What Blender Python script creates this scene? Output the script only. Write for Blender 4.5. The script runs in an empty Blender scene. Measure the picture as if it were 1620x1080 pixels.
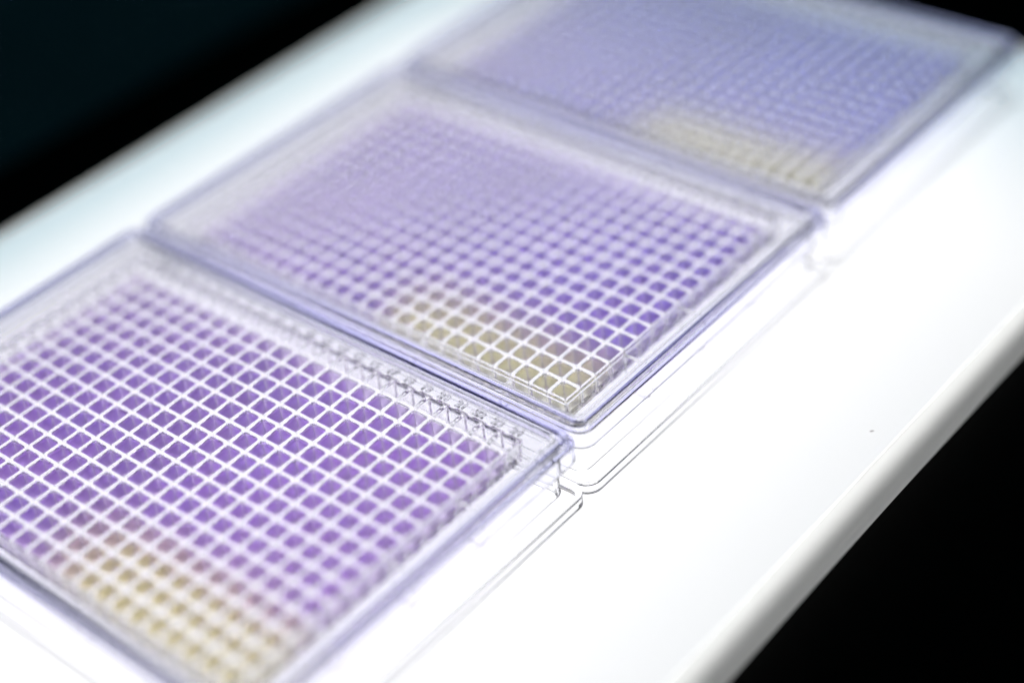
import bpy, bmesh, math, random
from mathutils import Matrix, Vector

# ------------------------------------------------------------------ camera, world, exposure
MM = 0.001                      # everything below is written in millimetres
scene = bpy.context.scene
COL = scene.collection
random.seed(7)

cam_data = bpy.data.cameras.new('camera')
cam = bpy.data.objects.new('camera', cam_data)
COL.objects.link(cam)
scene.camera = cam
AZ, EL, ROLL = -0.771, 0.6573, -0.117
CAM = Vector((167.127, -184.427, 219.639))
fw = Vector((math.sin(AZ) * math.cos(EL), math.cos(AZ) * math.cos(EL), -math.sin(EL)))
rt = fw.cross(Vector((0, 0, 1))).normalized()
up = rt.cross(fw)
r2 = rt * math.cos(ROLL) + up * math.sin(ROLL)
u2 = up * math.cos(ROLL) - rt * math.sin(ROLL)
m = Matrix((r2, u2, -fw)).transposed().to_4x4()
m.translation = CAM * MM
cam.matrix_world = m
cam_data.sensor_width = 36
cam_data.lens = 36 * 2710.07 / 1620
cam_data.clip_start = 0.005
cam_data.clip_end = 20
cam_data.dof.use_dof = True
cam_data.dof.focus_distance = 0.322
cam_data.dof.aperture_fstop = 3.0
cam_data.dof.aperture_blades = 0

world = bpy.data.worlds.new('World')
scene.world = world
world.use_nodes = True
bg = world.node_tree.nodes['Background']
bg.inputs[0].default_value = (0.10, 0.42, 0.55, 1)
bg.inputs[1].default_value = 0.03
world.cycles.sampling_method = 'NONE'

scene.view_settings.view_transform = 'Standard'
scene.view_settings.look = 'None'
scene.view_settings.exposure = 0.0
scene.view_settings.gamma = 1.0
cy = scene.cycles
cy.max_bounces = 44
cy.transmission_bounces = 44
cy.glossy_bounces = 24
cy.diffuse_bounces = 10
cy.transparent_max_bounces = 16
cy.caustics_refractive = True
cy.caustics_reflective = True
cy.blur_glossy = 0.0
cy.sample_clamp_indirect = 8.0
cy.use_denoising = True
cy.use_adaptive_sampling = True
cy.adaptive_threshold = 0.02
PANEL = 1.07                    # radiance of the light pad

# ------------------------------------------------------------------ helpers
def mesh_obj(name, verts, faces, mat, parent=None, smooth=30):
    me = bpy.data.meshes.new(name)
    me.from_pydata([(x * MM, y * MM, z * MM) for x, y, z in verts], [], faces)
    return finish(name, me, mat, parent, smooth)

def finish(name, me, mat, parent=None, smooth=30):
    bm = bmesh.new()
    bm.from_mesh(me)
    bmesh.ops.remove_doubles(bm, verts=bm.verts, dist=2e-6)
    bmesh.ops.recalc_face_normals(bm, faces=bm.faces)
    bm.to_mesh(me)
    bm.free()
    if smooth:
        me.polygons.foreach_set('use_smooth', [True] * len(me.polygons))
        me.set_sharp_from_angle(angle=math.radians(smooth))
    me.materials.append(mat)
    return link(name, me, parent)

def link(name, me, parent=None):
    o = bpy.data.objects.new(name, me)
    COL.objects.link(o)
    o.parent = parent
    return o

def tag(o, label=None, cat=None, group=None, kind=None):
    if label: o['label'] = label
    if cat: o['category'] = cat
    if group: o['group'] = group
    if kind: o['kind'] = kind
    return o

def rrect(hx, hy, r, n=4):
    """rounded rectangle, counter-clockwise, n segments per corner"""
    pts = []
    for (sx, sy, a0) in ((1, 1, 0), (-1, 1, 90), (-1, -1, 180), (1, -1, 270)):
        for k in range(n + 1):
            a = math.radians(a0 + 90 * k / n)
            pts.append((sx * (hx - r) + r * math.cos(a), sy * (hy - r) + r * math.sin(a)))
    return pts

def sweep(rings, close=False, cap_first=False, cap_last=False):
    """rings: list of lists of 3-D points of one length"""
    n = len(rings[0])
    v = [p for ring in rings for p in ring]
    f = []
    m = len(rings)
    for i in range(m if close else m - 1):
        a, b = i * n, ((i + 1) % m) * n
        for k in range(n):
            k2 = (k + 1) % n
            f.append((a + k, a + k2, b + k2, b + k))
    if cap_first: f.append(tuple(range(n - 1, -1, -1)))
    if cap_last: f.append(tuple((m - 1) * n + k for k in range(n)))
    return v, f

def box(x0, x1, y0, y1, z0, z1):
    v = [(x, y, z) for z in (z0, z1) for y in (y0, y1) for x in (x0, x1)]
    f = [(0, 2, 3, 1), (4, 5, 7, 6), (0, 1, 5, 4), (2, 6, 7, 3), (0, 4, 6, 2), (1, 3, 7, 5)]
    return v, f

# ------------------------------------------------------------------ materials
def new_mat(name):
    mt = bpy.data.materials.new(name)
    mt.use_nodes = True
    nt = mt.node_tree
    nt.nodes.clear()
    out = nt.nodes.new('ShaderNodeOutputMaterial')
    return mt, nt, out

def N(nt, kind, **kw):
    n = nt.nodes.new(kind)
    for k, v in kw.items():
        setattr(n, k, v)
    return n

def glass_mat(name, color, ior, rough=0.0):
    mt, nt, out = new_mat(name)
    g = N(nt, 'ShaderNodeBsdfGlass')
    g.inputs['Color'].default_value = (*color, 1)
    g.inputs['IOR'].default_value = ior
    g.inputs['Roughness'].default_value = rough
    nt.links.new(g.outputs[0], out.inputs['Surface'])
    return mt

def liquid_mat(name, attr=False):
    mt, nt, out = new_mat(name)
    if attr:
        c = N(nt, 'ShaderNodeAttribute', attribute_name='liquid_colour')
        col = c.outputs['Color']
    else:
        c = N(nt, 'ShaderNodeObjectInfo')
        col = c.outputs['Color']
    gl = N(nt, 'ShaderNodeBsdfGlass')              # clear dye
    gl.inputs['IOR'].default_value = 1.06
    gl.inputs['Roughness'].default_value = 0.75
    tr = N(nt, 'ShaderNodeBsdfTranslucent')        # cloudy cells in it
    mx = N(nt, 'ShaderNodeMixShader'); mx.inputs[0].default_value = 0.10
    nt.links.new(col, gl.inputs['Color']); nt.links.new(col, tr.inputs['Color'])
    nt.links.new(gl.outputs[0], mx.inputs[1]); nt.links.new(tr.outputs[0], mx.inputs[2])
    nt.links.new(mx.outputs[0], out.inputs['Surface'])
    return mt

def emit_mat(name, color, strength, panel=False):
    mt, nt, out = new_mat(name)
    e = N(nt, 'ShaderNodeEmission')
    e.inputs[0].default_value = (*color, 1)
    e.inputs[1].default_value = strength
    d = N(nt, 'ShaderNodeBsdfDiffuse')
    d.inputs[0].default_value = (0.9, 0.9, 0.9, 1)
    a = N(nt, 'ShaderNodeAddShader')
    nt.links.new(e.outputs[0], a.inputs[0]); nt.links.new(d.outputs[0], a.inputs[1])
    nt.links.new(a.outputs[0], out.inputs['Surface'])
    mt.cycles.emission_sampling = 'NONE'
    return mt

def principled(name, color, rough=0.5, spec=0.5, noise=None):
    mt, nt, out = new_mat(name)
    p = N(nt, 'ShaderNodeBsdfPrincipled')
    p.inputs['Base Color'].default_value = (*color, 1)
    p.inputs['Roughness'].default_value = rough
    p.inputs['Specular IOR Level'].default_value = spec
    if noise:
        tc = N(nt, 'ShaderNodeTexCoord')
        no = N(nt, 'ShaderNodeTexNoise'); no.inputs['Scale'].default_value = noise
        nt.links.new(tc.outputs['Object'], no.inputs['Vector'])
        mx = N(nt, 'ShaderNodeMix', data_type='RGBA')
        mx.inputs['A'].default_value = (*[c * 0.7 for c in color], 1)
        mx.inputs['B'].default_value = (*[c * 1.3 for c in color], 1)
        nt.links.new(no.outputs['Fac'], mx.inputs['Factor'])
        nt.links.new(mx.outputs['Result'], p.inputs['Base Color'])
    nt.links.new(p.outputs[0], out.inputs['Surface'])
    return mt

def opal_mat(name):
    mt, nt, out = new_mat(name)
    t = N(nt, 'ShaderNodeBsdfTranslucent'); t.inputs[0].default_value = (0.86, 0.86, 0.85, 1)
    d = N(nt, 'ShaderNodeBsdfDiffuse'); d.inputs[0].default_value = (0.8, 0.8, 0.8, 1)
    g = N(nt, 'ShaderNodeBsdfGlossy'); g.inputs['Roughness'].default_value = 0.25
    m1 = N(nt, 'ShaderNodeMixShader'); m1.inputs[0].default_value = 0.3
    m2 = N(nt, 'ShaderNodeMixShader'); m2.inputs[0].default_value = 0.04
    nt.links.new(t.outputs[0], m1.inputs[1]); nt.links.new(d.outputs[0], m1.inputs[2])
    nt.links.new(m1.outputs[0], m2.inputs[1]); nt.links.new(g.outputs[0], m2.inputs[2])
    nt.links.new(m2.outputs[0], out.inputs['Surface'])
    return mt

M_PLATE = glass_mat('clear_polystyrene', (0.999, 0.998, 0.999), 1.58)
def add_haze(mt, fr):
    nt = mt.node_tree
    out = [n for n in nt.nodes if n.type == 'OUTPUT_MATERIAL'][0]
    g = [n for n in nt.nodes if n.type == 'BSDF_GLASS'][0]
    t = N(nt, 'ShaderNodeBsdfTranslucent'); t.inputs[0].default_value = (0.99, 0.99, 0.99, 1)
    mx = N(nt, 'ShaderNodeMixShader'); mx.inputs[0].default_value = fr
    nt.links.new(g.outputs[0], mx.inputs[1]); nt.links.new(t.outputs[0], mx.inputs[2])
    nt.links.new(mx.outputs[0], out.inputs['Surface'])
add_haze(M_PLATE, 0.015)
M_FRAME = glass_mat('frame_polystyrene', (0.982, 0.982, 0.987), 1.58)
M_LID = glass_mat('lid_polystyrene', (0.998, 0.998, 1.0), 1.58)
def add_absorption(mt, color, density):
    nt = mt.node_tree
    out = [n for n in nt.nodes if n.type == 'OUTPUT_MATERIAL'][0]
    v = N(nt, 'ShaderNodeVolumeAbsorption')
    v.inputs['Color'].default_value = (*color, 1)
    v.inputs['Density'].default_value = density
    nt.links.new(v.outputs[0], out.inputs['Volume'])
add_absorption(M_LID, (0.30, 0.30, 0.97), 95.0)
M_LIQ = liquid_mat('well_liquid')
M_LIQ_STUFF = liquid_mat('well_liquid_joined', True)
def panel_mat():
    # pad edge falloff and lens vignette painted into emission: weaker, cooler towards edges
    mt = emit_mat('light_pad_diffuser', (1, 1, 1), PANEL)
    nt = mt.node_tree
    em = [n for n in nt.nodes if n.type == 'EMISSION'][0]
    tc = N(nt, 'ShaderNodeTexCoord')
    sp = N(nt, 'ShaderNodeSeparateXYZ')
    nt.links.new(tc.outputs['Object'], sp.inputs[0])
    facs = []
    for axis, a, b in (('Y', 0.165, 0.28), ('X', 0.06, 0.125), ('X', -0.068, -0.114)):
        mr = N(nt, 'ShaderNodeMapRange', interpolation_type='SMOOTHSTEP')
        mr.inputs['From Min'].default_value = a
        mr.inputs['From Max'].default_value = b
        nt.links.new(sp.outputs[axis], mr.inputs['Value'])
        facs.append(mr.outputs[0])
    cols = [(0.40, 0.54, 0.60, 1), (0.80, 0.81, 0.825, 1), (0.48, 0.64, 0.70, 1)]
    prev = None
    for fac, cc in zip(facs, cols):
        mx = N(nt, 'ShaderNodeMix', data_type='RGBA')
        mx.inputs['A'].default_value = (1, 1, 1, 1)
        mx.inputs['B'].default_value = cc
        nt.links.new(fac, mx.inputs['Factor'])
        o = mx.outputs['Result']
        if prev:
            ml = N(nt, 'ShaderNodeMix', data_type='RGBA', blend_type='MULTIPLY')
            ml.inputs['Factor'].default_value = 1
            nt.links.new(prev, ml.inputs['A']); nt.links.new(o, ml.inputs['B'])
            o = ml.outputs['Result']
        prev = o
    nt.links.new(prev, em.inputs[0])
    return mt
M_PANEL = panel_mat()
M_ADDED_GLOW = emit_mat('added_glow_strip', (1.0, 1.0, 0.99), 2.2)  # glow of the strip added inside the rim
M_OPAL = opal_mat('opal_rim')
M_BLOCKER = principled('white_blocker', (0.6, 0.6, 0.6), 0.8)
M_BLACK = principled('black_sheet', (0.004, 0.004, 0.004), 0.9, 0.1, 300)
M_TABLE = principled('dark_table', (0.22, 0.32, 0.34), 0.7, 0.2, 12)

# ------------------------------------------------------------------ setting: table, black sheet, light pad
TZ = -12.0
table = mesh_obj('table', *box(-900, 700, -700, 1100, TZ - 30, TZ), M_TABLE, smooth=0)
tag(table, 'dark teal table top beyond the black sheet', kind='structure')

sheet_o = mesh_obj('black_sheet', *box(-204, 420, -420, 700, TZ + 0.02, TZ + 2.0), M_BLACK, smooth=0)  # sheet put in to give the black band around the pad
tag(sheet_o, 'matte black sheet added under the glowing light pad for the dark band around it', 'mat')

PX0, PX1, PY0, PY1 = -165.0, 54.8, -330.0, 188.0       # outer size of the pad
RB = 4.8                                                # bullnose radius
pcx, pcy = (PX0 + PX1) / 2, (PY0 + PY1) / 2
phx, phy = (PX1 - PX0) / 2, (PY1 - PY0) / 2
pad = bpy.data.objects.new('light_pad', None)
COL.objects.link(pad)
pad.location = (pcx * MM, pcy * MM, -2 * RB * MM)
tag(pad, 'thin white glowing light pad with rounded rim under the three well plates', 'light pad')

def pad_ring(inset, z, n=6, rc=9.0):
    return [(x, y, z) for x, y in rrect(phx - inset, phy - inset, max(rc - inset, 1.0), n)]

# opal rim: a half-round shell all the way round the diffuser
rings = [pad_ring(RB + 0.25, 2 * RB - 1.2), pad_ring(RB + 0.25, 2 * RB)]
for k in range(0, 13):
    a = math.radians(90 - 180 * k / 12)
    rings.append(pad_ring(RB - RB * math.cos(a), RB + RB * math.sin(a)))
rings.append(pad_ring(RB + 6, 0.0))
v, f = sweep(rings)
mesh_obj('rim', v, f, M_OPAL, pad, 40)
# bottom tray
v, f = sweep([pad_ring(RB + 5.5, 0.1), pad_ring(RB + 5.5, 0.5)], cap_first=True, cap_last=True)
mesh_obj('base_plate', v, f, M_BLACK, pad, 0)
# diffuser sheet
v, f = sweep([pad_ring(RB + 0.5, 2 * RB - 1.2), pad_ring(RB + 0.5, 2 * RB - 0.15), pad_ring(RB + 0.65, 2 * RB - 0.01),
              pad_ring(RB + 2.6, 2 * RB - 0.01), pad_ring(RB + 2.7, 2 * RB)], cap_first=True, cap_last=True)
mesh_obj('diffuser', v, f, M_PANEL, pad, 0)
# unseen glowing strip, added inside the rim to light it from within
v, f = sweep([pad_ring(RB + 0.8, RB + 2.4), pad_ring(RB - 1.6, RB + 2.4)])
mesh_obj('added_glow_strip', v, f, M_ADDED_GLOW, pad, 0)
v, f = sweep([pad_ring(RB + 0.8, RB + 2.2), pad_ring(RB - 1.3, RB + 2.2), pad_ring(RB - 1.3, RB + 1.7), pad_ring(RB + 0.8, RB + 1.7)], close=True)
mesh_obj('added_glow_blocker', v, f, M_BLOCKER, pad, 0)  # unseen strip added below the glow to block its downward light

# ------------------------------------------------------------------ well plate meshes
NC, NR, PITCH = 24, 16, 4.5
GX, GY = NC * PITCH / 2, NR * PITCH / 2
TOP = 14.4
HOLE = 1.80
UND = 8.3                      # underside of the walls between the wells

def cell_centre(r, c):
    """r: 0 = row A ... 15 = row P, c: 0 = column 1 ... 23"""
    return (-GX + PITCH * (c + 0.5), GY - PITCH * (r + 0.5))

def build_grid():
    verts, faces, idx = [], [], {}
    def vid(p):
        k = (round(p[0], 3), round(p[1], 3), round(p[2], 3))
        if k not in idx:
            idx[k] = len(verts)
            verts.append(p)
        return idx[k]
    sect = [(HOLE + 0.08, TOP, 0.5), (HOLE, TOP - 0.12, 0.42), (HOLE - 0.01, TOP - 0.5, 0.2), (1.70, 10.6, 0.2), (1.50, 9.7, 0.35), (0.95, 9.3, 0.4)]
    H = PITCH / 2
    for r in range(NR):
        for c in range(NC):
            x, y = cell_centre(r, c)
            base = rrect(sect[0][0], sect[0][0], sect[0][2])
            loops = [[vid((x + px / max(abs(px), abs(py)) * H, y + py / max(abs(px), abs(py)) * H, TOP)) for px, py in base]]
            for h, z, rr in sect:
                loops.append([vid((x + px, y + py, z)) for px, py in rrect(h, h, rr)])
            n = len(base)
            for a, b in zip(loops, loops[1:]):
                for k in range(n):
                    faces.append((a[k], a[(k + 1) % n], b[(k + 1) % n], b[k]))
            faces.append(tuple(loops[-1]))
            faces.append(tuple(vid((x + px / max(abs(px), abs(py)) * H, y + py / max(abs(px), abs(py)) * H, UND)) for px, py in reversed(base)))
    # boundary of the field of cells, in order
    bnd = [(vv[0], vv[1]) for vv in verts if abs(vv[2] - TOP) < 1e-4 and (abs(abs(vv[0]) - GX) < 1e-3 or abs(abs(vv[1]) - GY) < 1e-3)]
    def perim(p):
        x, y = p
        if abs(x - GX) < 1e-3 and y < GY - 1e-3: return y + GY
        if abs(y - GY) < 1e-3 and x > -GX + 1e-3: return 2 * GY + GX - x
        if abs(x + GX) < 1e-3 and y > -GY + 1e-3: return 2 * GY + 2 * GX + GY - y
        return 4 * GY + 2 * GX + x + GX
    bnd.sort(key=perim)
    def shift(p, d, sc):
        x, y = p
        onx, ony = abs(abs(x) - GX) < 1e-3, abs(abs(y) - GY) < 1e-3
        sx, sy = math.copysign(1, x), math.copysign(1, y)
        if onx and ony:
            return (x + sx * (d * 0.8 - 0.35 * sc), y + sy * (d * 0.8 - 0.35 * sc))
        t = y if onx else x
        off = abs(((t + 500 * PITCH) % PITCH) - PITCH / 2)      # 0 in the middle of a well, 2.25 between two
        g = 0.3 if off > 2.2 else (0.06 if off > 1.9 else 0)
        dd = d - g * sc
        return (x + sx * dd, y) if onx else (x, y + sy * dd)
    levels = [(TOP, 0.0, 0), (TOP, 0.12, 0), (TOP - 0.15, 0.2, 0), (12.75, 0.2, 0), (12.5, 0.2, 1), (9.8, 0.12, 1), (8.8, -0.08, 1), (UND, -0.5, 1)]
    prev = None
    for z, d, sc in levels:
        ring = [vid((p[0], p[1], z)) if d == 0.0 and sc == 0 else vid((*shift(p, d, sc), z)) for p in bnd]
        if prev:
            n = len(ring)
            for k in range(n):
                faces.append((prev[k], prev[(k + 1) % n], ring[(k + 1) % n], ring[k]))
        prev = ring
    low = [vid((p[0], p[1], UND)) for p in bnd]
    for i, k in zip(low, prev):
        verts[i] = verts[k]
    return verts, faces

WX, WY = 60.2, 40.0                 # outer wall
FX, FY = 63.85, 42.55               # foot flange
IX, IY = GX + 0.24, GY + 0.24       # inner edge of the deck
frame_prof = [(FX, FY, 0, 3.3), (FX, FY, 2.36, 3.3), (FX - .1, FY - .1, 2.48, 3.2), (WX + .1, WY + .1, 2.5, 2.6), (WX + .03, WY + .03, 2.65, 2.5),
              (WX, WY, 15.15, 2.5), (WX - .15, WY - .15, 15.33, 2.3), (WX - .75, WY - .75, 15.33, 1.8), (WX - .9, WY - .9, 15.15, 1.6),
              (WX - .9, WY - .9, 14.0, 1.6), (WX - 1.1, WY - 1.1, 13.85, 1.4), (IX, IY, 13.85, 0.5), (IX, IY, 12.85, 0.5), (WX - 1.3, WY - 1.3, 12.85, 1.3),
              (WX - 1.4, WY - 1.4, 12.6, 1.3), (WX - 1.2, WY - 1.2, 1.6, 1.5), (FX - 1.3, FY - 1.3, 1.4, 2.3), (FX - 1.2, FY - 1.2, 0, 2.3)]
def build_frame():
    return sweep([[(x, y, z) for x, y in rrect(hx, hy, r, 14)] for hx, hy, z, r in frame_prof], close=True)

LX, LY = 62.15, 41.35
lid_prof = [(LX - 1.7, LY - 1.7, 16.15, 1.0), (LX - 1.45, LY - 1.45, 16.4, 1.2), (LX - 1.2, LY - 1.2, 16.5, 1.4), (LX - .3, LY - .3, 16.5, 2.1), (LX - .05, LY - .05, 16.35, 2.3),
            (LX, LY, 16.1, 2.4), (LX + .05, LY + .05, 15.2, 2.4), (LX + .2, LY + .2, 15.0, 2.6), (LX + .75, LY + .65, 14.9, 3.0), (LX + .95, LY + .85, 14.7, 3.2),
            (LX + 1.05, LY + .95, 10.9, 3.3), (LX + .95, LY + .85, 10.75, 3.2), (LX + .15, LY + .05, 10.75, 2.4), (LX + .0, LY - .05, 10.95, 2.3),
            (LX - .15, LY - .15, 13.9, 2.1), (LX - .35, LY - .35, 14.1, 2.0), (LX - .8, LY - .8, 14.15, 1.6), (LX - 1.0, LY - 1.0, 14.4, 1.4), (LX - 1.1, LY - 1.1, 15.2, 1.3), (LX - 1.3, LY - 1.3, 15.38, 1.1)]
def build_lid():
    return sweep([[(x, y, z) for x, y in rrect(hx, hy, r, 14)] for hx, hy, z, r in lid_prof], cap_first=True, cap_last=True)

FILL = 13.9                     # the liquid climbs the walls and dips in the middle
def build_liquid():
    g = 0.035
    def wall(z):
        return 1.70 + (HOLE - 1.71) * (z - 10.6) / (TOP - 11.1) - g
    zs = [(9.35, 0.92, .38), (9.74, 1.50 - g, .33), (10.6, wall(10.6), .17), (FILL, wall(FILL), .17),
          (FILL - 0.12, wall(FILL) - 0.12, .12), (11.6, 1.57, .10), (11.3, 1.25, .10), (11.15, 0.7, .10)]
    return sweep([[(x, y, z) for x, y in rrect(h, h, r)] for z, h, r in zs], cap_first=True, cap_last=True)

def raw_mesh(name, vf, mat, smooth=30):
    o = mesh_obj(name, *vf, mat, None, smooth)
    me = o.data
    bpy.data.objects.remove(o)
    return me

GRID_ME = raw_mesh('well_grid', build_grid(), M_PLATE, 0)
FRAME_ME = raw_mesh('plate_frame', build_frame(), M_FRAME, 0)
LID_ME = raw_mesh('lid_shell', build_lid(), M_LID, 0)
LIQ_VF = build_liquid()
LIQ_ME = raw_mesh('well_liquid', LIQ_VF, M_LIQ, 0)

# ribs between the well block and the outer wall
rib_spots = []
for b in (3, 8, 16, 21):
    for s in (-1, 1):
        rib_spots.append((-GX + PITCH * b, s, 'y'))
for b in (4, 8, 12):
    for s in (-1, 1):
        rib_spots.append((GY - PITCH * b, s, 'x'))
RIB_Y = raw_mesh('rib', box(-.4, .4, GY + 0.3, WY - 1.45, 5.5, 12.8), M_PLATE, 0)
RIB_X = raw_mesh('rib', box(GX + 0.3, WX - 1.45, -.4, .4, 5.5, 12.8), M_PLATE, 0)

def text_mesh(s, size):
    cu = bpy.data.curves.new('txt', 'FONT')
    cu.body = s
    cu.size = size * MM
    cu.align_x = 'CENTER'
    cu.align_y = 'CENTER'
    cu.extrude = 0.16 * MM
    cu.bevel_depth = 0.05 * MM
    cu.bevel_resolution = 1
    cu.resolution_u = 3
    o = bpy.data.objects.new('txt', cu)
    COL.objects.link(o)
    dg = bpy.context.evaluated_depsgraph_get()
    me = bpy.data.meshes.new_from_object(o.evaluated_get(dg))
    bpy.data.objects.remove(o)
    me.materials.clear()
    me.materials.append(M_PLATE)
    return me
NUM_ME = [text_mesh(str(i + 1), 2.5) for i in range(NC)]

# ------------------------------------------------------------------ colours of the liquid
def lerp(a, b, t):
    return tuple(x + (y - x) * t for x, y in zip(a, b))
def sm(a, b, x):
    t = min(1, max(0, (x - a) / (b - a)))
    return t * t * (3 - 2 * t)
PURPLE = [(0.938, 0.88, 1.0), (0.915, 0.875, 1.0), (0.855, 0.865, 1.0)]
YELLOW = [(1.0, 0.985, 0.90), (1.0, 0.994, 0.935), (1.0, 0.996, 0.94)]

def liquid_colour(p, r, c):
    """p: 0 front plate, 1 middle, 2 rear"""
    q, d = 15 - r, 23 - c                 # rows from P, columns from 24
    base = PURPLE[p]
    band = math.exp(-((d - 12.5) / 2.2) ** 2)
    k = 1.0 - 0.02 * band
    col = tuple(ch * k * random.uniform(0.992, 1.004) for ch in base)
    col = lerp(col, (0.968, 0.87, 0.99), 0.35 * random.random() * sm(10, 2, q))
    if p == 0:
        col = lerp(col, (0.962, 0.872, 0.992), 0.2 * sm(14, 2, d))
    pale = 0.42 * sm(9, 23, d) if p else 0.45 * sm(4, 15, q) * sm(7, 22, d)
    col = lerp(col, (0.985, 0.968, 1.0), pale)
    y = (1 - sm(1.2, 4.6, q + 0.25 * random.uniform(-1, 1))) * (1 - sm(9.0, 12.5, d + random.uniform(-.5, .5)))
    if p == 0:
        y = (1 - sm(2.0, 4.3, q + 0.25 * random.uniform(-1, 1))) * (1 - sm(8.0, 13.0, d + random.uniform(-.5, .5)))
    col = lerp(col, YELLOW[p], y)
    return (*[min(1, max(0, x)) for x in col], 1)

def is_empty(p, r, c):
    return r == 0 or c == 0

# ------------------------------------------------------------------ the three plates with their lids
R_CAM = Matrix((r2, u2, fw))
def pixel(x, y, z):
    q = R_CAM @ (Vector((x, y, z)) - CAM)
    return 810 + 2710 * q.x / q.z, 540 - 2710 * q.y / q.z, q.z

CX0, CY0 = -51.75, 33.75
PLATES = [
    (0, 0.03, -85.25, 0.10, 'front clear well plate with purple and yellow wells, cut off by the picture edge',
     'clear lid on the front plate, its rim nearest the camera'),
    (1, 0.0, 0.0, 0.0, 'middle clear well plate of purple wells with a cream yellow corner in focus',
     'clear lid on the middle plate, with sharp blue violet corner edge'),
    (2, -0.2, 85.25, 0.05, 'rear blurred clear well plate with blue violet wells and pale yellow strip',
     'clear lid on the rear blurred plate, at the top of the picture'),
]
for p, dx, dy, rz, label, lid_label in PLATES:
    ox, oy = CX0 + dx, CY0 + dy
    plate = bpy.data.objects.new('well_plate', None)
    COL.objects.link(plate)
    plate.location = (ox * MM, oy * MM, 0.02 * MM)
    plate.rotation_euler.z = math.radians(rz)
    tag(plate, label, 'well plate', 'well plates in a row on the light pad')
    link('well_grid', GRID_ME, plate)
    link('plate_frame', FRAME_ME, plate)
    for t, s, ax in rib_spots:
        o = link('rib', RIB_Y if ax == 'y' else RIB_X, plate)
        if ax == 'y':
            o.location.x = t * MM
        else:
            o.location.y = t * MM
        if s < 0:
            o.rotation_euler.z = math.pi
    for c in range(NC):
        o = link('column_number', NUM_ME[c], plate)
        o.location = (cell_centre(0, c)[0] * MM, (GY + 1.5) * MM, 13.98 * MM)
    wells = []
    for r in range(NR):
        for c in range(NC):
            if is_empty(p, r, c):
                continue
            x, y = cell_centre(r, c)
            u, v_, dep = pixel(ox + x, oy + y, TOP)
            inside = -15 < u < 1635 and -15 < v_ < 1095
            wells.append((0 if inside else 1, dep, r, c, x, y))
    wells.sort()
    for k, (_, _, r, c, x, y) in enumerate(wells[:300]):
        o = link('well_liquid', LIQ_ME, plate)
        o.location = (x * MM, y * MM, 0)
        o.scale.z = 1.0
        o.color = liquid_colour(p, r, c)
    # the wells past the first three hundred, joined
    vs, fs, cols = [], [], []
    for (_, _, r, c, x, y) in wells[300:]:
        b = len(vs)
        vs += [(a + x, bb + y, zz) for a, bb, zz in LIQ_VF[0]]
        fs += [tuple(i + b for i in f_) for f_ in LIQ_VF[1]]
        cols += [liquid_colour(p, r, c)] * len(LIQ_VF[0])
    me = bpy.data.meshes.new('joined_well_liquid')
    me.from_pydata([(a * MM, b * MM, c * MM) for a, b, c in vs], [], fs)
    at = me.attributes.new('liquid_colour', 'FLOAT_COLOR', 'POINT')
    at.data.foreach_set('color', [ch for cc in cols for ch in cc])
    me.materials.append(M_LIQ_STUFF)
    o = link('joined_well_liquid', me, plate)
    o['kind'] = 'stuff'
    lid = link('plate_lid', LID_ME, None)
    lid.location = ((ox + 0.05) * MM, (oy + 0.02) * MM, 0.04 * MM)
    lid.rotation_euler.z = math.radians(rz + random.uniform(-.08, .08))
    tag(lid, lid_label, 'lid', 'lids lying on the well plates')

# ------------------------------------------------------------------ small marks
def ring_mesh(name, R, r, mat, n=20, k=8):
    rings = []
    for i in range(n):
        a = 2 * math.pi * i / n
        rings.append([((R + r * math.cos(2 * math.pi * j / k)) * math.cos(a), (R + r * math.cos(2 * math.pi * j / k)) * math.sin(a), r * math.sin(2 * math.pi * j / k)) for j in range(k)])
    return raw_mesh(name, sweep(rings, close=True), mat, 60)
for p_o in [o for o in bpy.data.objects if o.name.startswith('well_plate') and o.type == 'EMPTY']:
    if p_o['label'].startswith('middle'):
        b = link('air_bubble', ring_mesh('air_bubble', 1.0, 0.16, M_PLATE), p_o)
        bx, by = cell_centre(10, 20)
        b.location = (bx * MM, by * MM, 13.6 * MM)

M_DUST = principled('dust', (0.30, 0.10, 0.08), 0.9)
M_DUST2 = principled('dust_dark', (0.06, 0.05, 0.05), 0.9)
def speck(x, y, z, L, w, rot, mat, label):
    o = mesh_obj('dust_speck', *sweep([[(px, py, zz) for px, py in ((L, 0), (L * .3, w), (-L * .7, w * 1.6), (-L, -w * .3), (-L * .1, -w * .6))] for zz in (0.0, 0.06)], cap_first=True, cap_last=True), mat, None, 0)
    o.location = (x * MM, y * MM, z * MM)
    o.rotation_euler.z = rot
    tag(o, label, 'dust speck')
speck(44.9, 36.5, 0.0, 0.45, 0.12, 0.9, M_DUST, 'tiny reddish speck on the bare light pad surface')
speck(52.6, 39.0, -1.05, 0.30, 0.13, 0.2, M_DUST2, 'tiny dark speck on the rounded rim of the light pad')
